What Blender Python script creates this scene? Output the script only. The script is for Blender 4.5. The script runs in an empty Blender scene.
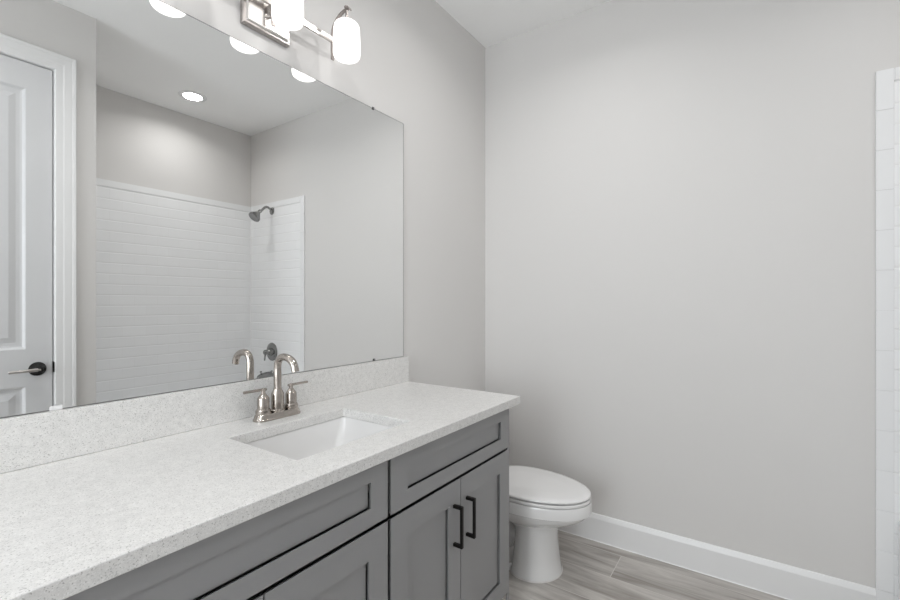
import bpy, bmesh, math, random
from mathutils import Vector, Matrix
PI = math.pi
S = bpy.context.scene
C = S.collection

# ------------------------------------------------------------------ camera, world, exposure
cam_d = bpy.data.cameras.new('camera')
cam = bpy.data.objects.new('camera', cam_d); C.objects.link(cam); S.camera = cam
cam_d.sensor_width = 36.0; cam_d.sensor_fit = 'HORIZONTAL'
F_PX = 440.1
cam_d.lens = F_PX / 900 * 36.0
cam_d.shift_x = -(458.0 - 450) / 900
cam_d.shift_y = (302.3 - 300) / 900
cam_d.clip_start = 0.02
cam.location = (-2.2715, -1.3425, 1.2205)
cam.rotation_euler = (PI / 2, 0, 0.5957 - PI / 2)

S.view_settings.view_transform = 'Standard'
S.view_settings.look = 'None'
S.view_settings.gamma = 1.0
S.view_settings.use_curve_mapping = False
S.view_settings.exposure = 0.62
S.cycles.max_bounces = 16
S.cycles.diffuse_bounces = 8
S.cycles.glossy_bounces = 6
S.cycles.sample_clamp_indirect = 6.0
S.cycles.caustics_reflective = False

W = bpy.data.worlds.new('world'); S.world = W; W.use_nodes = True
W.node_tree.nodes['Background'].inputs[0].default_value = (0.90, 0.955, 1.0, 1)
WORLD = 4.4
W.node_tree.nodes['Background'].inputs[1].default_value = WORLD
SHADE_E = 1.05
CAN_E = 8.0
ADDED_CAN_E = 8.0
CAN_P = 2.1
ADDED_CAN_P = 2.65

# ------------------------------------------------------------------ materials
def mat(name, col=(.8, .8, .8), rough=.5, metal=0.0, spec=.5, coat=0.0):
    m = bpy.data.materials.new(name); m.use_nodes = True
    b = m.node_tree.nodes['Principled BSDF']
    b.inputs['Base Color'].default_value = (*col, 1)
    b.inputs['Roughness'].default_value = rough
    b.inputs['Metallic'].default_value = metal
    b.inputs['Specular IOR Level'].default_value = spec
    b.inputs['Coat Weight'].default_value = coat
    return m
def N(m, t, **kw):
    n = m.node_tree.nodes.new(t)
    for k, v in kw.items(): setattr(n, k, v)
    return n
def L(m, a, b): m.node_tree.links.new(a, b)
def bsdf(m): return m.node_tree.nodes['Principled BSDF']
def position(m): return N(m, 'ShaderNodeNewGeometry').outputs['Position']
def add_noise_bump(m, scale, strength, dist=.002, detail=3):
    n = N(m, 'ShaderNodeTexNoise'); n.inputs['Scale'].default_value = scale; n.inputs['Detail'].default_value = detail
    L(m, position(m), n.inputs['Vector'])
    b = N(m, 'ShaderNodeBump'); b.inputs['Strength'].default_value = strength; b.inputs['Distance'].default_value = dist
    L(m, n.outputs['Fac'], b.inputs['Height']); L(m, b.outputs['Normal'], bsdf(m).inputs['Normal'])
    return n
def noise_tint(m, scale, c1, c2, vec=None):
    n = N(m, 'ShaderNodeTexNoise'); n.inputs['Scale'].default_value = scale
    L(m, vec or position(m), n.inputs['Vector'])
    r = N(m, 'ShaderNodeMix', data_type='RGBA')
    r.inputs[6].default_value = (*c1, 1); r.inputs[7].default_value = (*c2, 1)
    L(m, n.outputs['Fac'], r.inputs[0]); L(m, r.outputs[2], bsdf(m).inputs['Base Color'])

M_WALL = mat('wall_paint', (.69, .677, .664), .6, spec=.3)
add_noise_bump(M_WALL, 160, .12, .001)
M_CEIL = mat('ceiling_paint', (.92, .92, .915), .75, spec=.2)
add_noise_bump(M_CEIL, 22, .35, .003, 4)
M_TRIM = mat('white_trim_paint', (.80, .80, .80), .35)
noise_tint(M_TRIM, 3, (.79, .79, .79), (.82, .82, .82))
M_DOOR = mat('white_door_paint', (.68, .685, .695), .38)
noise_tint(M_DOOR, 3, (.66, .665, .675), (.69, .695, .705))
M_CAB = mat('grey_cabinet_paint', (.17, .17, .172), .42)
noise_tint(M_CAB, 5, (.30, .30, .302), (.315, .315, .317))
M_GAP_SHADE = mat('painted_gap_shade', (.02, .02, .02), .7)  # near-black colour standing in for shade in the door gap
noise_tint(M_GAP_SHADE, 8, (.008, .008, .008), (.012, .012, .012))
M_BLACK = mat('matte_black_metal', (.015, .014, .013), .4, .6)
add_noise_bump(M_BLACK, 900, .05, .0005)
M_PORC = mat('white_porcelain', (.78, .775, .765), .12, coat=.3)
noise_tint(M_PORC, 4, (.76, .755, .75), (.79, .785, .78))
M_SEAT = mat('white_seat_plastic', (.80, .795, .79), .25)
noise_tint(M_SEAT, 4, (.79, .785, .78), (.81, .805, .80))
M_TUB = mat('white_tub_acrylic', (.82, .83, .84), .18)
noise_tint(M_TUB, 4, (.81, .82, .83), (.83, .84, .85))
M_CAULK = mat('caulk', (.70, .68, .66), .5)
noise_tint(M_CAULK, 30, (.68, .66, .64), (.72, .70, .68))

def brushed(name, col, rough):
    m = mat(name, col, rough, 1.0)
    n = N(m, 'ShaderNodeTexNoise'); n.inputs['Scale'].default_value = 120
    mp = N(m, 'ShaderNodeMapping'); mp.inputs['Scale'].default_value = (1, 1, 12)
    L(m, position(m), mp.inputs['Vector']); L(m, mp.outputs['Vector'], n.inputs['Vector'])
    r = N(m, 'ShaderNodeMapRange'); r.inputs['To Min'].default_value = rough * .8; r.inputs['To Max'].default_value = rough * 1.25
    L(m, n.outputs['Fac'], r.inputs['Value']); L(m, r.outputs['Result'], bsdf(m).inputs['Roughness'])
    return m
M_NICKEL = brushed('brushed_nickel', (.44, .40, .365), .13)
M_NICKEL_F = brushed('satin_nickel_fixture', (.52, .49, .47), .28)
M_POL = brushed('polished_nickel_plate', (.74, .72, .70), .24)
M_ARM = brushed('nickel_arm', (.33, .30, .285), .3)
M_CHROME = brushed('dark_chrome', (.31, .31, .305), .10)
M_DARK = brushed('black_chrome', (.07, .07, .07), .10)
M_CHAN = brushed('mirror_channel', (.25, .25, .25), .3)

M_MIRROR = mat('silvered_mirror', (.875, .885, .88), .0, 1.0)
# very faint silvering variation keeps it procedural without blurring
noise_tint(M_MIRROR, 1.0, (.91, .915, .91), (.92, .925, .92))

def emit(name, col, s):
    m = mat(name, (.9, .9, .9), .4)
    b = bsdf(m); b.inputs['Base Color'].default_value = (.36, .36, .36, 1); b.inputs['Emission Color'].default_value = (*col, 1); b.inputs['Emission Strength'].default_value = s
    return m
M_SHADE = emit('opal_glass_lit', (1.0, .975, .955), SHADE_E)
M_BULB = emit('lamp_bulb', (1.0, .95, .9), SHADE_E * 3.0)
M_ADDED_CAN = emit('added_downlight_lens', (1.0, .99, .975), ADDED_CAN_E)
M_CAN = emit('downlight_lens', (1.0, .99, .975), CAN_E)

# quartz
def quartz():
    m = mat('speckled_white_quartz', (.72, .715, .70), .28)
    v = N(m, 'ShaderNodeTexVoronoi'); v.inputs['Scale'].default_value = 640
    L(m, position(m), v.inputs['Vector'])
    sep = N(m, 'ShaderNodeSeparateColor'); L(m, v.outputs['Color'], sep.inputs[0])
    r = N(m, 'ShaderNodeValToRGB'); r.color_ramp.interpolation = 'LINEAR'
    e = r.color_ramp.elements
    e[0].position = 0; e[0].color = (.40, .39, .37, 1)
    e[1].position = 1; e[1].color = (.83, .825, .82, 1)
    for p, c in ((.04, .50), (.09, .66), (.25, .71), (.8, .745), (.93, .79)):
        x = e.new(p); x.color = (c, c * .99, c * .97, 1)
    L(m, sep.outputs[0], r.inputs[0])
    v2 = N(m, 'ShaderNodeTexNoise'); v2.inputs['Scale'].default_value = 60; v2.inputs['Detail'].default_value = 4
    L(m, position(m), v2.inputs['Vector'])
    mr = N(m, 'ShaderNodeMapRange'); mr.inputs['From Min'].default_value = .3; mr.inputs['From Max'].default_value = .7
    mr.inputs['To Min'].default_value = .93; mr.inputs['To Max'].default_value = 1.05
    L(m, v2.outputs['Fac'], mr.inputs['Value'])
    mx = N(m, 'ShaderNodeVectorMath', operation='SCALE')
    L(m, r.outputs['Color'], mx.inputs[0]); L(m, mr.outputs['Result'], mx.inputs['Scale'])
    L(m, mx.outputs[0], bsdf(m).inputs['Base Color'])
    return m
M_QUARTZ = quartz()

# wood look porcelain planks, running along Y
def planks():
    m = mat('wood_look_floor_tile', (.4, .38, .36), .38)
    sp = N(m, 'ShaderNodeSeparateXYZ'); L(m, position(m), sp.inputs[0])
    a = N(m, 'ShaderNodeMath', operation='ADD'); a.inputs[1].default_value = .400; L(m, sp.outputs['Y'], a.inputs[0])
    b = N(m, 'ShaderNodeMath', operation='ADD'); b.inputs[1].default_value = .274; L(m, sp.outputs['X'], b.inputs[0])
    cb = N(m, 'ShaderNodeCombineXYZ'); L(m, a.outputs[0], cb.inputs[0]); L(m, b.outputs[0], cb.inputs[1])
    br = N(m, 'ShaderNodeTexBrick', offset=.3375, offset_frequency=2)
    br.inputs['Scale'].default_value = 1; br.inputs['Brick Width'].default_value = 1.2; br.inputs['Row Height'].default_value = .197
    br.inputs['Mortar Size'].default_value = .0016; br.inputs['Mortar Smooth'].default_value = .2
    br.inputs['Color1'].default_value = (0, 0, 0, 1); br.inputs['Color2'].default_value = (1, 1, 1, 1); br.inputs['Bias'].default_value = 0
    br.inputs['Mortar'].default_value = (.5, .5, .5, 1)
    L(m, cb.outputs[0], br.inputs['Vector'])
    # grain: stretched along the plank, shifted per plank
    mp = N(m, 'ShaderNodeMapping'); mp.inputs['Scale'].default_value = (16, 1.6, 1)
    L(m, position(m), mp.inputs['Vector'])
    sh = N(m, 'ShaderNodeVectorMath', operation='SCALE'); sh.inputs['Scale'].default_value = 7.0
    L(m, br.outputs['Color'], sh.inputs[0])
    ad = N(m, 'ShaderNodeVectorMath', operation='ADD'); L(m, mp.outputs[0], ad.inputs[0]); L(m, sh.outputs[0], ad.inputs[1])
    n1 = N(m, 'ShaderNodeTexNoise'); n1.inputs['Scale'].default_value = 1.3; n1.inputs['Detail'].default_value = 7; n1.inputs['Roughness'].default_value = .62
    n1.inputs['Distortion'].default_value = .8
    L(m, ad.outputs[0], n1.inputs['Vector'])
    r = N(m, 'ShaderNodeValToRGB'); e = r.color_ramp.elements
    e[0].position = .32; e[0].color = (.275, .25, .225, 1); e[1].position = .70; e[1].color = (.59, .565, .53, 1)
    x = e.new(.5); x.color = (.43, .405, .38, 1)
    L(m, n1.outputs['Fac'], r.inputs[0])
    mx = N(m, 'ShaderNodeMix', data_type='RGBA'); mx.inputs[7].default_value = (.62, .59, .56, 1)
    L(m, br.outputs['Fac'], mx.inputs[0]); L(m, r.outputs[0], mx.inputs[6]); L(m, mx.outputs[2], bsdf(m).inputs['Base Color'])
    bp = N(m, 'ShaderNodeBump', invert=True); bp.inputs['Strength'].default_value = .5; bp.inputs['Distance'].default_value = .001
    L(m, br.outputs['Fac'], bp.inputs['Height']); L(m, bp.outputs[0], bsdf(m).inputs['Normal'])
    return m
M_FLOOR = planks()

def subway(name, axis):
    m = mat(name, (.76, .77, .78), .14)
    sp = N(m, 'ShaderNodeSeparateXYZ'); L(m, position(m), sp.inputs[0])
    cb = N(m, 'ShaderNodeCombineXYZ'); L(m, sp.outputs[axis], cb.inputs[0])
    a = N(m, 'ShaderNodeMath', operation='ADD'); a.inputs[1].default_value = -2.035 + .0762 * 40; L(m, sp.outputs['Z'], a.inputs[0])
    L(m, a.outputs[0], cb.inputs[1])
    br = N(m, 'ShaderNodeTexBrick', offset=.5)
    br.inputs['Scale'].default_value = 1; br.inputs['Brick Width'].default_value = .1524; br.inputs['Row Height'].default_value = .0762
    br.inputs['Mortar Size'].default_value = .0016; br.inputs['Mortar Smooth'].default_value = .3
    br.inputs['Color1'].default_value = (.88, .885, .89, 1); br.inputs['Color2'].default_value = (.90, .905, .91, 1)
    br.inputs['Mortar'].default_value = (.86, .86, .86, 1)
    L(m, cb.outputs[0], br.inputs['Vector']); L(m, br.outputs['Color'], bsdf(m).inputs['Base Color'])
    # hand-made glaze: soft waviness, wider pillowing at the horizontal joints
    w = N(m, 'ShaderNodeMath', operation='FRACT'); dv = N(m, 'ShaderNodeMath', operation='DIVIDE'); dv.inputs[1].default_value = .0762
    L(m, a.outputs[0], dv.inputs[0]); L(m, dv.outputs[0], w.inputs[0])
    ab = N(m, 'ShaderNodeMath', operation='PINGPONG'); ab.inputs[1].default_value = .5; L(m, w.outputs[0], ab.inputs[0])
    mr = N(m, 'ShaderNodeMapRange', interpolation_type='SMOOTHSTEP'); mr.inputs['From Max'].default_value = .09; L(m, ab.outputs[0], mr.inputs['Value'])
    bp = N(m, 'ShaderNodeBump'); bp.inputs['Strength'].default_value = .7; bp.inputs['Distance'].default_value = .0018
    L(m, mr.outputs['Result'], bp.inputs['Height']); L(m, bp.outputs[0], bsdf(m).inputs['Normal'])
    return m
M_TILE_X = subway('subway_tile_back', 'X')
M_TILE_Y = subway('subway_tile_side', 'Y')
M_TILE = mat('white_bullnose_tile', (.79, .795, .80), .14)
noise_tint(M_TILE, 9, (.845, .85, .855), (.865, .87, .875))
M_GROUT = mat('grout', (.75, .75, .74), .7)
noise_tint(M_GROUT, 60, (.73, .73, .72), (.77, .77, .76))

def downlight_beam(x, y, z, power):
    l = bpy.data.lights.new('downlight_beam', 'AREA'); l.energy = power; l.color = (1.0, .992, .984)
    l.shape = 'DISK'; l.size = .118; l.spread = math.radians(150)
    o = bpy.data.objects.new('downlight_beam', l); C.objects.link(o); o.location = (x, y, z - .0055)
# ------------------------------------------------------------------ mesh helpers
def box(bm, x0, x1, y0, y1, z0, z1, bev=0, seg=2):
    t = bmesh.new()
    bmesh.ops.create_cube(t, size=1)
    for v in t.verts:
        v.co = Vector(((x0 + x1) / 2 + v.co.x * (x1 - x0), (y0 + y1) / 2 + v.co.y * (y1 - y0), (z0 + z1) / 2 + v.co.z * (z1 - z0)))
    if bev: bmesh.ops.bevel(t, geom=t.edges[:], offset=bev, segments=seg, affect='EDGES', clamp_overlap=True)
    merge(bm, t)
def merge(bm, t):
    mp = {}
    for v in t.verts: mp[v] = bm.verts.new(v.co)
    for f in t.faces:
        nf = bm.faces.new([mp[v] for v in f.verts]); nf.smooth = f.smooth
    t.free()
def lathe(bm, prof, c=(0, 0, 0), n=48, smooth=True, axis='z'):
    rings = []
    def put(r, h, a):
        x, y, z = r * math.cos(a), r * math.sin(a), h
        if axis == 'x': x, y, z = h, x, y
        if axis == 'y': x, y, z = x, h, y
        return Vector((c[0] + x, c[1] + y, c[2] + z))
    for r, h in prof:
        if r < 1e-6: rings.append([bm.verts.new(put(0, h, 0))])
        else: rings.append([bm.verts.new(put(r, h, 2 * PI * k / n)) for k in range(n)])
    for A, B in zip(rings, rings[1:]):
        for k in range(n):
            k2 = (k + 1) % n
            if len(A) == 1 and len(B) == 1: continue
            if len(A) == 1: f = bm.faces.new((A[0], B[k], B[k2]))
            elif len(B) == 1: f = bm.faces.new((A[k], A[k2], B[0]))
            else: f = bm.faces.new((A[k], A[k2], B[k2], B[k]))
            f.smooth = smooth
    for R in (rings[0], rings[-1]):
        if len(R) > 1 and False: bm.faces.new(R)
    return rings
def loft(bm, loops, cap0=True, cap1=True, smooth=True):
    rs = [[bm.verts.new(p) for p in lp] for lp in loops]
    for A, B in zip(rs, rs[1:]):
        n = len(A)
        for k in range(n):
            f = bm.faces.new((A[k], A[(k + 1) % n], B[(k + 1) % n], B[k])); f.smooth = smooth
    if cap0: bm.faces.new(rs[0][::-1]).smooth = False
    if cap1: bm.faces.new(rs[-1]).smooth = False
def tube(bm, pts, r, n=20, caps=True):
    pts = [Vector(p) for p in pts]
    rr = r if isinstance(r, (list, tuple)) else [r] * len(pts)
    loops = []; up = None
    for i, p in enumerate(pts):
        d = (pts[min(i + 1, len(pts) - 1)] - pts[max(i - 1, 0)]).normalized()
        if up is None:
            up = Vector((1, 0, 0)) if abs(d.x) < .9 else Vector((0, 0, 1))
        up = (up - d * up.dot(d)).normalized(); sd = d.cross(up)
        loops.append([p + up * rr[i] * math.cos(2 * PI * k / n) + sd * rr[i] * math.sin(2 * PI * k / n) for k in range(n)])
    loft(bm, loops, caps, caps)
def strap(bm, pts, w, t, axis=Vector((1, 0, 0))):
    """flat band: width w along axis, thickness t across the path"""
    pts = [Vector(p) for p in pts]; loops = []
    for i, p in enumerate(pts):
        d = (pts[min(i + 1, len(pts) - 1)] - pts[max(i - 1, 0)]).normalized(); nn = d.cross(axis).normalized()
        loops.append([p + axis * w / 2 + nn * t / 2, p - axis * w / 2 + nn * t / 2, p - axis * w / 2 - nn * t / 2, p + axis * w / 2 - nn * t / 2])
    loft(bm, loops, smooth=False)
def rrect(x0, x1, y0, y1, r, z, n=8):
    out = []
    for cx, cy, a0 in ((x1 - r, y1 - r, 0), (x0 + r, y1 - r, PI / 2), (x0 + r, y0 + r, PI), (x1 - r, y0 + r, 3 * PI / 2)):
        for k in range(n):
            a = a0 + PI / 2 * k / (n - 1)
            out.append(Vector((cx + r * math.cos(a), cy + r * math.sin(a), z)))
    return out
def panel_front(bm, x0, x1, z0, z1, yb, yf, openings, prof):
    """slab facing -Y at y=yf with panels cut in; prof = (inset, depth) steps; the last step is closed by a face"""
    ox0, ox1 = openings[0][0], openings[0][1]
    zs = [z0]
    for o in openings: zs += [o[2], o[3]]
    zs.append(z1); xs = [x0, ox0, ox1, x1]
    g = [[bm.verts.new((x, yf, z)) for z in zs] for x in xs]
    for i in range(3):
        for j in range(len(zs) - 1):
            if i == 1 and j % 2 == 1: continue
            bm.faces.new((g[i][j], g[i + 1][j], g[i + 1][j + 1], g[i][j + 1]))
    for k, (a, b, c, d) in enumerate(openings):
        j = 1 + 2 * k
        prev = [g[1][j], g[2][j], g[2][j + 1], g[1][j + 1]]
        for ins, dep in prof:
            cur = [bm.verts.new(p) for p in ((a + ins, yf + dep, c + ins), (b - ins, yf + dep, c + ins), (b - ins, yf + dep, d - ins), (a + ins, yf + dep, d - ins))]
            for q in range(4): bm.faces.new((prev[q], prev[(q + 1) % 4], cur[(q + 1) % 4], cur[q]))
            prev = cur
        bm.faces.new(prev)
    # back and sides
    per = [g[i][0] for i in range(4)] + [g[3][j] for j in range(1, len(zs))] + [g[i][-1] for i in (2, 1, 0)] + [g[0][j] for j in range(len(zs) - 2, 0, -1)]
    bk = [bm.verts.new((v.co.x, yb, v.co.z)) for v in per]
    n = len(per)
    for q in range(n): bm.faces.new((per[(q + 1) % n], per[q], bk[q], bk[(q + 1) % n]))
    bm.faces.new(bk)
def obj(name, bm, m, parent=None, bev=0, seg=2, smooth_angle=None, solid=True):
    bmesh.ops.recalc_face_normals(bm, faces=bm.faces[:])
    for e in bm.edges:
        if len(e.link_faces) == 2 and e.calc_face_angle(0) > math.radians(32): e.smooth = False
    me = bpy.data.meshes.new(name); bm.to_mesh(me); bm.free()
    o = bpy.data.objects.new(name, me); C.objects.link(o)
    for x in (m if isinstance(m, (list, tuple)) else [m]): me.materials.append(x)
    if parent is not None:
        o.parent = parent; o.matrix_parent_inverse = Matrix.Translation(-Vector(parent_origin[parent.name]))
    if bev:
        b = o.modifiers.new('bevel', 'BEVEL'); b.width = bev; b.segments = seg; b.limit_method = 'ANGLE'; b.angle_limit = math.radians(40)
    return o
parent_origin = {}
def thing(name, label, cat, loc, group=None):
    o = bpy.data.objects.new(name, None); C.objects.link(o); o.location = loc; o.empty_display_size = .05
    parent_origin[o.name] = tuple(loc)
    o['label'] = label; o['category'] = cat
    if group: o['group'] = group
    return o
def as_parent(o):
    parent_origin[o.name] = (0, 0, 0); return o
def struct(name, bm, m, parent=None, **kw):
    o = obj(name, bm, m, parent, **kw)
    if parent is None: o['kind'] = 'structure'
    return o
def B(*a, **k):
    bm = bmesh.new(); box(bm, *a, **k); return bm

# ------------------------------------------------------------------ shell
H = 2.743
XL = -4.40                    # near wall (left of / behind the camera)
YD = -1.605                   # wall with the door
YB = -2.499                   # back of the shower alcove
XA = -1.405                    # left end of the alcove
struct('floor', B(XL - .1, .1, YB - .1, .1, -.1, 0), M_FLOOR)
struct('ceiling', B(XL - .1, .1, YB - .1, .1, H, H + .1), M_CEIL)
struct('wall_left', B(XL - .1, .1, 0, .1, 0, H), M_WALL)
struct('wall_right', B(0, .1, YB - .1, 0, 0, H), M_WALL)
bm = bmesh.new(); box(bm, XA - .12, 0, YB - .1, YB, 0, H)
struct('wall_back', bm, M_WALL)
# rear wall with the door opening
DX0, DX1, DZ = -2.343, -1.581, 2.388
bm = bmesh.new()
box(bm, DX1 + .022, XA, YD - .12, YD, 0, H); box(bm, XL, DX0 - .022, YD - .12, YD, 0, H); box(bm, DX0 - .022, DX1 + .022, YD - .12, YD, DZ + .022, H)
struct('wall_rear', bm, M_WALL)
struct('wall_alcove', B(XA - .12, XA, YB, YD - .12, 0, H), M_WALL)
# near wall with an unseen window, added to brighten the room with daylight
WY0, WY1, WZ0, WZ1 = -1.50, -.10, .55, 2.45
bm = bmesh.new()
box(bm, XL - .1, XL, YD - .12, WY0, 0, H); box(bm, XL - .1, XL, WY1, 0, 0, H)
box(bm, XL - .1, XL, WY0, WY1, 0, WZ0); box(bm, XL - .1, XL, WY0, WY1, WZ1, H)
struct('wall_near', bm, M_WALL)
bm = bmesh.new()
fy = .045
box(bm, XL - .075, XL - .03, WY0, WY0 + fy, WZ0, WZ1); box(bm, XL - .075, XL - .03, WY1 - fy, WY1, WZ0, WZ1)
box(bm, XL - .075, XL - .03, WY0, WY1, WZ0, WZ0 + fy); box(bm, XL - .075, XL - .03, WY0, WY1, WZ1 - fy, WZ1)
box(bm, XL - .07, XL - .035, WY0, WY1, 1.54, 1.57)
struct('added_window_1', bm, M_TRIM, bev=.003)
pl = bpy.data.lights.new('added_window_portal', 'AREA'); pl.shape = 'RECTANGLE'; pl.size = WZ1 - WZ0; pl.size_y = WY1 - WY0
pl.cycles.is_portal = True
po = bpy.data.objects.new('added_window_portal', pl); C.objects.link(po); po.location = (XL - .09, (WY0 + WY1) / 2, (WZ0 + WZ1) / 2)
po.rotation_euler = (0, -PI / 2, 0)

# baseboards: flat face with a bevelled top
def baseboard(name, p0, p1, nrm, h=.135, t=.014):
    p0, p1, nrm = Vector(p0), Vector(p1), Vector(nrm)
    sec = [(0, 0), (t, 0), (t, h - .022), (t - .002, h - .016), (t - .008, h - .002), (t - .010, h), (0, h)]
    bm = bmesh.new()
    loops = [[p + nrm * a + Vector((0, 0, z)) for a, z in sec] for p in (p0, p1)]
    loft(bm, loops, smooth=False)
    # thin bead of caulk at the floor
    loft(bm, [[p + nrm * a + Vector((0, 0, z)) for a, z in ((t, 0), (t + .003, 0), (t, .004))] for p in (p0, p1)], smooth=False)
    return struct(name, bm, M_TRIM)
baseboard('baseboard_right', (0, 0, 0), (0, -1.7165, 0), (-1, 0, 0))
baseboard('baseboard_left', (-.75, 0, 0), (-.014, 0, 0), (0, -1, 0))
baseboard('baseboard_rear', (XL, YD, 0), (DX0 - .095, YD, 0), (0, 1, 0))

# door, casing, latch
CW = .084
bm = bmesh.new()
def casing(bm, pts, nrm=1):
    # profile across the width: (distance from the opening, thickness)
    prof = [(0, 0), (0, .010), (.004, .0125), (.030, .0133), (.036, .0148), (.060, .0158), (.066, .0158), (.070, .0175), (.080, .0185), (CW, .015), (CW, 0)]
    loops = []
    for (x, z, dx, dz) in pts:
        loops.append([Vector((x + dx * a, YD + b, z + dz * a)) for a, b in prof])
    loft(bm, loops, smooth=False)
casing(bm, [(DX0 - .006, 0, -1, 0), (DX0 - .006, DZ + .006, -1, 1), (DX1 + .006, DZ + .006, 1, 1), (DX1 + .006, 0, 1, 0)])
# jamb lining
box(bm, DX1 + .004, DX1 + .022, YD - .12, YD + .004, 0, DZ + .022); box(bm, DX0 - .022, DX0 - .004, YD - .12, YD + .004, 0, DZ + .022)
box(bm, DX0 - .004, DX1 + .004, YD - .12, YD + .004, DZ + .004, DZ + .022)
struct('trim_1', bm, M_TRIM)
struct('door_gap_shade', B(DX0 - .004, DX1 + .004, YD - .062, YD - .052, 0, DZ + .004), M_GAP_SHADE)   # black sheet behind the leaf, paints the shade of the door gap
bm = bmesh.new()
# leaf modelled facing -Y then turned to face +Y
PX0, PX1 = DX0 + .098, DX1 - .098
mid = 0
prof = [(.004, .002), (.012, .009), (.020, .011), (.034, .011), (.060, .003)]
panel_front(bm, -DX1, -DX0, .012, DZ, 0.035, 0, [(-PX1, -PX0, .22, .812), (-PX1, -PX0, .992, 2.262)], prof)
for v in bm.verts: v.co = Vector((-v.co.x, -v.co.y + YD - .004, v.co.z))
door = struct('door_1', bm, M_DOOR, bev=.0015, seg=1)
as_parent(door)
bm = bmesh.new()
KX, KZ = -1.638, .892
yk = YD - .004
lathe(bm, [(0, 0), (.033, 0), (.034, .003), (.031, .008), (.014, .010), (.011, .014), (.011, .045), (.013, .048), (.013, .058), (.010, .061), (0, .061)], (KX, yk, KZ), 40, axis='y')
bm2 = bm; bm = bmesh.new()
tube(bm, [(KX, yk + .053, KZ), (KX - .03, yk + .054, KZ), (KX - .07, yk + .054, KZ - .001), (KX - .11, yk + .050, KZ - .002)], [.0095, .008, .007, .0065], 16)
lev_bm = bm; dh = as_parent(obj('door_handle', bm2, M_DARK, door)); dh.matrix_parent_inverse = Matrix.Identity(4)
lv_ = obj('lever', lev_bm, M_NICKEL_F, dh); lv_.matrix_parent_inverse = Matrix.Identity(4)
obj('latch_plate', B(DX1 + .001, DX1 + .0055, YD - .020, YD + .0065, KZ - .024, KZ + .030, bev=.002), M_BLACK, door)

# ------------------------------------------------------------------ shower tile
TZ = 2.0914; TY = -1.7166; TB = .05
struct('wall_tile_back', B(XA, -.008, YB, YB + .008, 0, TZ - TB), M_TILE_X)
struct('wall_tile_right', B(-.008, 0, YB + .008, TY - TB, 0, TZ - TB), M_TILE_Y)
struct('wall_tile_alcove', B(XA, XA + .008, YB + .008, YD - .122, 0, TZ - TB), M_TILE_Y)
bm = bmesh.new()
z = TZ + .0009
# vertical bullnose column
while z > .02:
    z2 = max(z - .1503, 0.0)
    box(bm, -.011, 0, TY - TB + .001, TY, z2 + .0004, z - .0004, bev=.0012); z = z2
struct('trim_3', bm, M_TILE)
bm = bmesh.new(); box(bm, -.006, -.0005, TY - TB, TY - .004, 0, TZ - .003)
struct('trim_4', bm, M_GROUT)
bm = bmesh.new()
box(bm, -.011, 0, YB + .0115, TY - TB, TZ - TB + .0008, TZ, bev=.003)
box(bm, XA, -.0005, YB, YB + .011, TZ - TB + .0008, TZ, bev=.003)
struct('trim_5', bm, M_TILE)

# ------------------------------------------------------------------ bathtub
TF = -1.776; TUBZ = .42
tub = thing('bathtub', 'white alcove bathtub below the subway tile in the shower, beyond the baseboard end', 'bathtub', (-.7, -2.13, 0))
bm = bmesh.new()
x0, x1, y0, y1 = XA + .009, -.012, YB + .010, TF
loops = [rrect(x0, x1, y0, y1, .004, 0), rrect(x0, x1, y0, y1, .004, TUBZ - .012), rrect(x0 + .004, x1 - .004, y0 + .004, y1 - .004, .008, TUBZ - .003), rrect(x0 + .012, x1 - .012, y0 + .012, y1 - .012, .01, TUBZ),
         rrect(x0 + .07, x1 - .07, y0 + .05, y1 - .07, .09, TUBZ), rrect(x0 + .08, x1 - .08, y0 + .06, y1 - .08, .09, TUBZ - .012),
         rrect(x0 + .12, x1 - .10, y0 + .08, y1 - .10, .09, .2), rrect(x0 + .18, x1 - .13, y0 + .10, y1 - .12, .09, .08), rrect(x0 + .24, x1 - .18, y0 + .15, y1 - .17, .08, .065)]
loft(bm, loops)
obj('tub_shell', bm, M_TUB, tub)
bm = bmesh.new(); lathe(bm, [(0, .004), (.022, .004), (.028, 0)], (x1 - .28, (y0 + y1) / 2, .066), 24)
obj('drain', bm, M_CHROME, tub)

# ------------------------------------------------------------------ shower fittings on the right wall
SY = -2.160
sh = thing('showerhead', 'chrome shower head on a short curved arm high on the white tiled wall', 'shower head', (-.008, SY, 2.01))
bm = bmesh.new(); lathe(bm, [(.0, -.014), (.016, -.013), (.030, -.006), (.033, 0), (0, 0)], (-.008, SY, 2.015), 32, axis='x')
obj('wall_flange', bm, M_CHROME, sh)
pts = []
for k in range(13):
    a = k / 12; pts.append((-.008 - .122 * a, SY, 2.015 + .028 * math.sin(PI * min(a * 1.15, 1)) - .055 * max(0, a - .45)))
bm = bmesh.new(); tube(bm, pts, .0095, 16); obj('shower_arm', bm, M_CHROME, sh)
bm = bmesh.new()
lathe(bm, [(0, .03), (.012, .028), (.016, .018), (.012, .008), (.014, 0), (.026, -.018), (.042, -.040), (.047, -.050), (.046, -.062), (.040, -.066), (.030, -.064), (0, -.064)], (0, 0, 0), 36)
R = Matrix.Rotation(math.radians(42), 4, 'Y')
for v in bm.verts: v.co = R @ (v.co * 1.05) + Vector((-.133, SY, 1.980))
obj('spray_face', bm, M_CHROME, sh)

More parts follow.
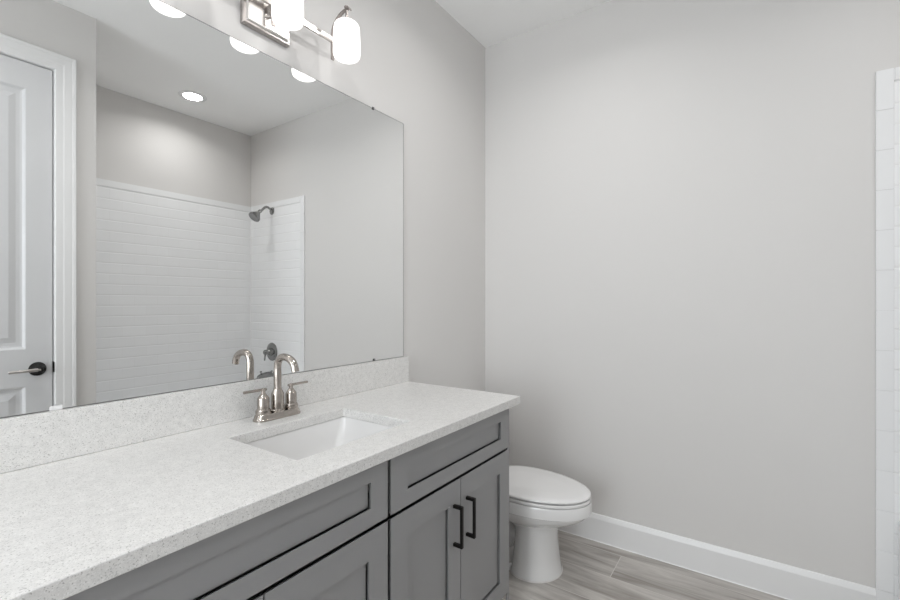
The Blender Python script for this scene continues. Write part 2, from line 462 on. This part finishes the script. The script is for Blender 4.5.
sv = thing('shower_valve', 'round chrome shower valve plate with a lever, low on the tiled shower wall', 'shower valve', (-.008, SY, .79))
bm = bmesh.new(); lathe(bm, [(0, -.012), (.05, -.012), (.066, -.009), (.078, -.003), (.079, 0), (0, 0)], (-.008, SY, .79), 48, axis='x')
obj('valve_plate', bm, M_CHROME, sv)
bm = bmesh.new(); lathe(bm, [(0, -.075), (.018, -.074), (.022, -.068), (.022, -.045), (.030, -.035), (.034, -.012), (0, -.012)], (-.008, SY, .79), 32, axis='x')
tube(bm, [(-.068, SY, .79), (-.074, SY, .765), (-.078, SY, .72)], [.008, .007, .006], 12)
obj('valve_handle', bm, M_CHROME, sv)

sp = thing('tub_spout', 'chrome tub spout on the tiled wall under the shower valve', 'tub spout', (-.008, SY, .60))
bm = bmesh.new()
tube(bm, [(-.008, SY, .594), (-.02, SY, .594), (-.06, SY, .597), (-.10, SY, .593), (-.128, SY, .583), (-.135, SY, .567)], [.034, .027, .024, .023, .021, .017], 24)
lathe(bm, [(.004, 0), (.004, .015), (.009, .017), (.009, .024), (0, .026)], (-.112, SY, .609), 12)
obj('spout_body', bm, M_CHROME, sp)

cl = thing('downlight', 'small round recessed downlight in the ceiling over the shower', 'ceiling light', (-.68, -2.115, H))
bm = bmesh.new(); lathe(bm, [(.062, -.001), (.064, -.005), (.085, -.004), (.092, 0), (.060, 0)], (-.68, -2.115, H), 48)
obj('trim_ring', bm, M_TRIM, cl)
bm = bmesh.new(); lathe(bm, [(0, -.004), (.062, -.003), (.062, 0)], (-.68, -2.115, H), 40)
obj('lens', bm, M_CAN, cl); downlight_beam(-.68, -2.115, H, CAN_P)

for x_ in (-.78, -1.75, -3.1):  # unseen downlights, added to raise the overall brightness
    c2 = thing('downlight', 'unseen recessed downlight added to brighten the bathroom', 'ceiling light', (x_, -.70, H), group='added room downlights')
    bm = bmesh.new(); lathe(bm, [(.062, -.001), (.064, -.005), (.085, -.004), (.092, 0), (.060, 0)], (x_, -.70, H), 48)
    obj('trim_ring', bm, M_TRIM, c2)
    bm = bmesh.new(); lathe(bm, [(0, -.004), (.062, -.003), (.062, 0)], (x_, -.70, H), 40)
    obj('lens', bm, M_ADDED_CAN, c2); downlight_beam(x_, -.70, H, ADDED_CAN_P)

# ------------------------------------------------------------------ vanity
VX0, VX1, VY, VF = -2.137, -.747, -.535, -.555
ZC, TC = .857, .030
van = thing('bathroom_vanity', 'long grey shaker vanity cabinet with black pulls under the white quartz top', 'vanity cabinet', ((VX0 + VX1) / 2, -.27, 0))
bm = bmesh.new()
FB = VF + .012                     # back of the door and drawer fronts
zt_ = ZC - TC - .0005
box(bm, VX0, VX0 + .018, FB, -.003, .10, zt_); box(bm, VX1 - .018, VX1, FB, -.003, .10, zt_)
box(bm, VX0 + .018, VX1 - .018, FB, -.003, .10, .118); box(bm, VX0 + .018, VX1 - .018, -.012, -.003, .118, zt_)
box(bm, VX0 + .018, VX1 - .018, FB + .035, FB + .055, zt_ - .03, zt_)
box(bm, VX0, VX1, -.470, -.455, 0, .10); box(bm, VX0, VX0 + .018, -.455, -.003, 0, .10); box(bm, VX1 - .018, VX1, -.455, -.003, 0, .10)
obj('cabinet_body', bm, M_CAB, van)
obj('end_stile', B(VX1 - .016, VX1, -.549, FB - .0002, .0, zt_), M_CAB, van, bev=.0006)
SEAM = -1.425
ZD0, ZD1 = .666, .822      # drawer fronts
ZK0, ZK1 = .112, .656      # doors
rails = .067
def shaker(name, x0, x1, z0, z1, l, r, b, t):
    """frame of stiles and rails with a loose flat panel set back inside it"""
    bm = bmesh.new(); u = .006     # edges undercut, a shape made up to darken gaps and recess lines
    def ring(a, b, c, d, y): return [Vector((a, y, c)), Vector((b, y, c)), Vector((b, y, d)), Vector((a, y, d))]
    ia, ib, ic, id_ = x0 + l, x1 - r, z0 + b, z1 - t
    lp = [ring(x0 + u * .7, x1 - u * .1, z0 + u, z1 - u, FB), ring(x0, x1, z0, z1, VF), ring(ia, ib, ic, id_, VF), ring(ia - u, ib + u, ic - u, id_ + u, FB)]
    vs = [[bm.verts.new(p) for p in q] for q in lp]
    for A, Bq in zip(vs, vs[1:] + vs[:1]):
        for q in range(4): bm.faces.new((A[q], A[(q + 1) % 4], Bq[(q + 1) % 4], Bq[q]))
    f = as_parent(obj(name, bm, M_CAB, van)); f.matrix_parent_inverse = Matrix.Translation(-Vector(parent_origin[van.name]))
    g = .0016
    p = obj('inset_panel', B(x0 + l + g, x1 - r - g, VF + .0092, FB + .003, z0 + b + g, z1 - t - g), M_CAB, f); p.matrix_parent_inverse = Matrix.Identity(4)
    return f
def drawer(x0, x1): return shaker('drawer_front', x0, x1, ZD0, ZD1, rails, .060, .045, .047)
def cab_door(x0, x1, hx):
    d = shaker('door', x0, x1, ZK0, ZK1, rails, rails, .062, .072)
    bm = bmesh.new(); w = .0052; z0, z1 = .455, .585
    box(bm, hx - w, hx + w, VF - .034, VF - .026, z0, z1, bev=.001)
    for z in (z0, z1 - 2 * w): box(bm, hx - w, hx + w, VF - .028, VF, z, z + 2 * w, bev=.001)
    h = obj('handle', bm, M_BLACK, d); h.matrix_parent_inverse = Matrix.Identity(4)
    h['label'] = 'black square bar pull'
drawer(SEAM + .004, VX1 - .018); drawer(VX0 + .003, SEAM - .008)
xm = -1.094
cab_door(SEAM + .004, xm - .0015, -1.133); cab_door(xm + .0015, VX1 - .018, -1.060)
xm = -1.778
cab_door(VX0 + .003, xm - .0015, xm - .04); cab_door(xm + .0015, SEAM - .008, xm + .04)

# countertop with the sink cut-out
CX0, CX1, CY = -2.150, -.7215, -.585
SX0, SX1, SY0, SY1 = -1.640, -1.239, -.467, -.167
ct = thing('countertop', 'white speckled quartz countertop with backsplash on the grey vanity', 'countertop', ((CX0 + CX1) / 2, -.29, ZC - TC))
bm = bmesh.new()
xs = [CX0, SX0, SX1, CX1]; ys = [CY, SY0, SY1, -.001]
gt = [[bm.verts.new((x, y, ZC)) for y in ys] for x in xs]; gb = [[bm.verts.new((x, y, ZC - TC)) for y in ys] for x in xs]
for i in range(3):
    for j in range(3):
        if i == 1 and j == 1: continue
        bm.faces.new((gt[i][j], gt[i + 1][j], gt[i + 1][j + 1], gt[i][j + 1])); bm.faces.new((gb[i][j], gb[i][j + 1], gb[i + 1][j + 1], gb[i + 1][j]))
def side(a, b, c, d): bm.faces.new((a, b, c, d))
for i in range(3):
    side(gt[i][0], gb[i][0], gb[i + 1][0], gt[i + 1][0]); side(gt[i + 1][3], gb[i + 1][3], gb[i][3], gt[i][3])
    side(gt[3][i], gb[3][i], gb[3][i + 1], gt[3][i + 1]); side(gt[0][i + 1], gb[0][i + 1], gb[0][i], gt[0][i])
side(gt[1][1], gt[2][1], gb[2][1], gb[1][1]); side(gt[2][2], gt[1][2], gb[1][2], gb[2][2])
side(gt[1][2], gt[1][1], gb[1][1], gb[1][2]); side(gt[2][1], gt[2][2], gb[2][2], gb[2][1])
obj('quartz_slab', bm, M_QUARTZ, ct, bev=.0022, seg=3)
obj('backsplash', B(CX0, CX1, -.020, -.001, ZC + .0004, .9720), M_QUARTZ, ct, bev=.0018, seg=3)

# sink
sk = thing('sink', 'rectangular white undermount sink set into the quartz countertop', 'sink', ((SX0 + SX1) / 2, (SY0 + SY1) / 2, ZC - .18))
bm = bmesh.new()
zt = ZC - TC - .0008
def rr(e, z, r): return rrect(SX0 - e, SX1 + e, SY0 - e, SY1 + e, r, z, 9)
def rr2(l, rt, f, b, z, r): return rrect(SX0 + l, SX1 - rt, SY0 + f, SY1 - b, r, z, 9)
loops = [rr(.018, zt, .03), rr(.003, zt, .014), rr(.002, zt - .004, .014), rr2(.002, .006, .001, .001, zt - .03, .018),
         rr2(.010, .024, .006, .006, zt - .08, .022), rr2(.020, .038, .012, .012, zt - .108, .026), rr2(.036, .055, .024, .024, zt - .124, .03),
         rr2(.060, .065, .050, .050, zt - .130, .04), rr2(.150, .150, .110, .110, zt - .134, .03)]
out = [rr2(.150, .150, .110, .110, zt - .146, .03), rr2(.036, .040, .028, .028, zt - .138, .045), rr(0.006, zt - .08, .04), rr(.018, zt - .012, .03)]
rs = loops[::-1] + [rr(.018, zt - .012, .03)] + [rr(.010, zt - .08, .04), rr2(.030, .030, .022, .022, zt - .138, .045), rr2(.150, .150, .110, .110, zt - .146, .03)]
loft(bm, rs)
obj('basin', bm, M_PORC, sk)
bm = bmesh.new(); lathe(bm, [(0, .002), (.016, .002), (.018, .005), (.026, .004), (.030, 0)], ((SX0 + SX1) / 2, (SY0 + SY1) / 2, zt - .1335), 32)
obj('drain', bm, M_NICKEL, sk)

# faucet
FX, FY = -1.4355, -.083
fa = thing('sink_faucet', 'brushed nickel two-handle faucet with arched spout behind the sink', 'faucet', (FX, FY, ZC))
bm = bmesh.new()
def stadium(hw, hd, z, n=16):
    out = []; r = hd
    for s, a0 in ((1, -PI / 2), (-1, PI / 2)):
        for k in range(n): 
            a = a0 + PI * k / (n - 1); out.append(Vector((FX + s * (hw - r) + r * math.cos(a), FY + r * math.sin(a), z)))
    return out
loft(bm, [stadium(.079, .028, ZC + .0003), stadium(.079, .028, ZC + .005), stadium(.077, .026, ZC + .007), stadium(.073, .024, ZC + .017), stadium(.070, .021, ZC + .020)])
obj('base_plate', bm, M_NICKEL, fa)
bm = bmesh.new(); lathe(bm, [(0, .018), (.023, .018), (.0235, .024), (.0195, .027), (.0192, .072), (.0185, .076), (.0135, .086), (.0128, .090), (0, .090)], (FX, FY, ZC), 40)
obj('spout_body', bm, M_NICKEL, fa)
bm = bmesh.new()
pts = [(FX, FY, .945), (FX, FY, .970), (FX, FY, .995)]
zc_ = 1.008
def qe(a, e): return math.copysign(abs(math.cos(a)) ** (2 / e), math.cos(a)), abs(math.sin(a)) ** (2 / e)
for k in range(0, 25):
    a = PI - PI * .96 * k / 24
    c, q = qe(a, 2.5 if a > PI / 2 else 2.15)
    pts.append((FX, FY - .036 - c * (.036 if c < 0 else .054), zc_ + .041 * q))
pts.append((FX, pts[-1][1] - .002, zc_ - .001))
tube(bm, pts, [.0118] * 3 + [.0113] * 26, 24)
obj('spout', bm, M_NICKEL, fa)
for s in (-1, 1):
    hx = FX + s * .0490
    bm = bmesh.new(); lathe(bm, [(0, .018), (.0215, .018), (.0225, .022), (.0225, .030), (.0205, .0305), (.0200, .034), (.0178, .036), (.0176, .066), (.0165, .069), (.0075, .082), (.0062, .084), (.0062, .097), (.004, .099), (0, .099)], (hx, FY, ZC), 32)
    h = obj('handle', bm, M_NICKEL, fa); as_parent(h)
    bm = bmesh.new(); tube(bm, [(hx - s * .010, FY, ZC + .094), (hx + s * .062, FY, ZC + .0945), (hx + s * .063, FY, ZC + .0945)], [.0043, .0040, .0040], 14)
    lv = obj('lever', bm, M_NICKEL, h); lv.matrix_parent_inverse = Matrix.Identity(4)
    bm = None

# ------------------------------------------------------------------ mirror
MX0, MX1, MZ0, MZ1 = -2.130, -.745, .9728, 2.0366
mi = thing('wall_mirror', 'large frameless rectangular wall mirror above the quartz backsplash', 'mirror', ((MX0 + MX1) / 2, 0, MZ0))
obj('mirror_glass', B(MX0, MX1, -.006, -.0005, MZ0 + .001, MZ1), M_MIRROR, mi)
bm = bmesh.new()
box(bm, MX0, MX1, -.0066, -.0003, MZ1, MZ1 + .0012); box(bm, MX1, MX1 + .0012, -.0066, -.0003, MZ0 + .002, MZ1 + .0012); box(bm, MX0, MX1, -.0070, -.0003, MZ0 - .0005, MZ0 + .0015)
obj('mirror_edge', bm, M_CHAN, mi)
for cx_, z_, m_ in ((-.938, MZ1, M_CHROME), (-1.935, MZ1, M_CHROME), (-.932, MZ0 + .004, M_CHROME), (-1.952, MZ0 + .004, M_TRIM)):
    w_ = .006 if m_ is M_CHROME else .012
    k = obj('mirror_clip', B(cx_ - w_, cx_ + w_, -.0095, -.0060, z_ - .005, z_ + .006, bev=.0015), m_, mi)

# ------------------------------------------------------------------ vanity light
LX, LZ, LYB, LYS = -1.4275, 2.188, -.046, -.125
li = thing('vanity_light', 'nickel three-light vanity fixture with white glass shades on the wall above the mirror', 'wall light', (LX, 0, LZ))
bm = bmesh.new()
pz0, pz1 = 2.098, 2.262
def sq(e, y): return [Vector((LX - .0835 + e, y, pz0 + e)), Vector((LX + .0835 - e, y, pz0 + e)), Vector((LX + .0835 - e, y, pz1 - e)), Vector((LX - .0835 + e, y, pz1 - e))]
loft(bm, [sq(0, -.0003), sq(0, -.014), sq(.004, -.018), sq(.010, -.018)], cap1=False, smooth=False)
obj('plate_rim', bm, M_NICKEL_F, li)
bm = bmesh.new(); loft(bm, [sq(.010, -.004), sq(.010, -.018), sq(.013, -.024), sq(.016, -.025)], smooth=False)
obj('back_plate', bm, M_POL, li, bev=.0005)
bm = bmesh.new()
lathe(bm, [(0, -.036), (.004, -.035), (.006, -.030), (.006, -.024)], (LX, 0, LZ - .035), 16, axis='y')
obj('plate_screw', bm, M_NICKEL_F, li)
bm = bmesh.new()
box(bm, LX - .24, LX + .24, LYB - .004, LYB + .004, LZ - .010, LZ + .010, bev=.001)
box(bm, LX - .012, LX + .012, LYB + .004, -.024, LZ - .010, LZ + .010, bev=.001)
obj('cross_bar', bm, M_NICKEL_F, li)
for s in (-1, 0, 1):
    x = LX + s * .24
    pts = [(x, LYB - .002, 2.115), (x, LYB - .002, 2.15), (x, LYB - .002, 2.205)]
    for k in range(1, 11):
        a = PI / 2 * k / 10; pts.append((x, LYB - .002 - .076 * (1 - math.cos(a)), 2.205 + .067 * math.sin(a) ** 1.1))
    pts += [(x, LYS - .014, 2.272), (x, LYS - .018, 2.264)]
    bm = bmesh.new(); strap(bm, pts, .012, .004)
    lathe(bm, [(0, -.006), (.006, -.004), (.006, .0), (.009, .002), (.009, .006), (0, .007)], (x, LYS, 2.276), 16)
    lathe(bm, [(0, 0), (.014, 0), (.012, .006), (.005, .010), (.0045, .046), (0, .046)], (x, LYS, 2.227), 20)
    obj('arm', bm, M_ARM, li)
    bm = bmesh.new()
    lathe(bm, [(.038, 0), (.043, -.001), (.0475, .002), (.0505, .007), (.052, .016), (.0515, .06), (.0495, .104), (.0475, .114), (.043, .120), (.034, .126), (.020, .130), (0, .131),
               ], (x, LYS, 2.098), 48)
    lathe(bm, [(.038, 0), (.0375, .003), (.045, .012), (.0475, .022), (.047, .06), (.045, .100), (.034, .116), (0, .124)], (x, LYS, 2.098), 48)
    bmesh.ops.remove_doubles(bm, verts=bm.verts[:], dist=1e-5)
    for v in bm.verts: v.co.x = x + (v.co.x - x) * .92; v.co.y = LYS + (v.co.y - LYS) * .92
    g = as_parent(obj('lamp_shade', bm, M_SHADE, li))
    bm = bmesh.new(); lathe(bm, [(0, .045), (.012, .047), (.022, .058), (.027, .074), (.024, .092), (.014, .096), (.012, .102), (0, .102)], (x, LYS, 2.104), 24)
    b = obj('bulb', bm, M_BULB, g); b.matrix_parent_inverse = Matrix.Identity(4)

# ------------------------------------------------------------------ toilet
TX = -.385
to = thing('toilet', 'white elongated toilet between the grey vanity and the far wall', 'toilet', (TX, -.40, 0))
def egg(hw, yb, yf, z, cx=TX, n=56, back=2.6, front=2.0, ymid=None):
    """closed plan outline, blunt at the back (+Y), rounded towards the front (-Y)"""
    ym = ymid if ymid is not None else yb - (yb - yf) * .42
    out = []
    for k in range(n):
        a = 2 * PI * k / n; c, s = math.cos(a), math.sin(a)
        e = back if s > 0 else front
        x = math.copysign(abs(c) ** (2 / e), c) * hw
        yy = math.copysign(abs(s) ** (2 / e), s)
        out.append(Vector((cx + x, ym + yy * ((yb - ym) if s > 0 else (ym - yf)), z)))
    return out
bm = bmesh.new()
loft(bm, [egg(.080, -.40, -.56, .200), egg(.108, -.36, -.600, .226), egg(.126, -.32, -.632, .238), egg(.145, -.29, -.672, .251), egg(.160, -.265, -.706, .267), egg(.169, -.25, -.729, .283), egg(.1735, -.24, -.741, .297), egg(.1745, -.24, -.743, .301), egg(.180, -.235, -.752, .305),
          egg(.1805, -.235, -.752, .345), egg(.177, -.238, -.749, .352), egg(.165, -.25, -.737, .354)])
# deck that carries the tank
loft(bm, [rrect(TX - .10, TX + .10, -.30, -.05, .03, .20), rrect(TX - .15, TX + .15, -.31, -.035, .04, .29), rrect(TX - .18, TX + .18, -.32, -.03, .04, .33), rrect(TX - .18, TX + .18, -.32, -.03, .04, .352), rrect(TX - .175, TX + .175, -.315, -.035, .035, .356)])
obj('bowl', bm, M_PORC, to)
bm = bmesh.new()
# front column, flaring to the floor
loft(bm, [egg(.126, -.40, -.616, .0), egg(.126, -.40, -.616, .012), egg(.122, -.403, -.612, .02), egg(.116, -.408, -.606, .07), egg(.108, -.413, -.600, .13), egg(.103, -.415, -.597, .18), egg(.103, -.41, -.597, .24)])
# foot and the trapway behind the column
loft(bm, [rrect(TX - .115, TX + .115, -.42, -.10, .05, 0), rrect(TX - .115, TX + .115, -.42, -.10, .05, .018), rrect(TX - .105, TX + .105, -.42, -.11, .045, .028)])
tube(bm, [(TX, -.40, .10), (TX, -.34, .13), (TX, -.28, .19), (TX, -.22, .20), (TX, -.17, .15), (TX, -.15, .08), (TX, -.15, .02)], [.05, .055, .058, .058, .056, .055, .06], 24)
obj('pedestal', bm, M_PORC, to)
for sx in (-1, 1):
    bm = bmesh.new(); lathe(bm, [(.014, 0), (.014, .006), (.008, .014), (0, .016)], (TX + sx * .088, -.30, .027), 20)
    obj('bolt_cap', bm, M_SEAT, to)
bm = bmesh.new()
loft(bm, [egg(.130, -.397, -.620, .0005), egg(.130, -.397, -.620, .002), egg(.1262, -.40, -.6162, .006)], smooth=False)
obj('caulk_bead', bm, M_CAULK, to)
bm = bmesh.new()
loft(bm, [egg(.172, -.27, -.744, .3545), egg(.177, -.265, -.749, .3565), egg(.178, -.265, -.750, .364), egg(.175, -.268, -.746, .3682)])
obj('seat', bm, M_SEAT, to)
bm = bmesh.new()
loft(bm, [egg(.168, -.26, -.739, .3728), egg(.1765, -.255, -.7475, .3745), egg(.1785, -.255, -.7495, .379), egg(.177, -.257, -.748, .383), egg(.170, -.262, -.741, .3865), egg(.150, -.28, -.72, .3885), egg(.09, -.34, -.66, .390)])
for sx in (-1, 1): box(bm, TX + sx * .075 - .02, TX + sx * .075 + .02, -.262, -.232, .357, .385, bev=.005)
obj('seat_lid', bm, M_SEAT, to)
bm = bmesh.new()
loft(bm, [rrect(TX - .185, TX + .185, -.205, -.022, .03, .357), rrect(TX - .19, TX + .19, -.21, -.020, .03, .375), rrect(TX - .205, TX + .205, -.222, -.018, .03, .655)])
tank = as_parent(obj('tank', bm, M_PORC, to))
bm = bmesh.new(); lathe(bm, [(0, -.016), (.010, -.015), (.013, -.008), (.013, 0), (0, 0)], (TX - .15, -.217, .61), 20, axis='y')
tube(bm, [(TX - .15, -.229, .61), (TX - .11, -.232, .607), (TX - .075, -.232, .603)], [.006, .005, .006], 12)
fl = obj('flush_lever', bm, M_CHROME, tank); fl.matrix_parent_inverse = Matrix.Identity(4)
bm = bmesh.new(); loft(bm, [rrect(TX - .207, TX + .207, -.224, -.016, .03, .6555), rrect(TX - .213, TX + .213, -.230, -.012, .03, .662), rrect(TX - .213, TX + .213, -.230, -.012, .03, .680), rrect(TX - .207, TX + .207, -.224, -.016, .028, .687), rrect(TX - .18, TX + .18, -.20, -.03, .02, .689)])
obj('tank_lid', bm, M_PORC, to)
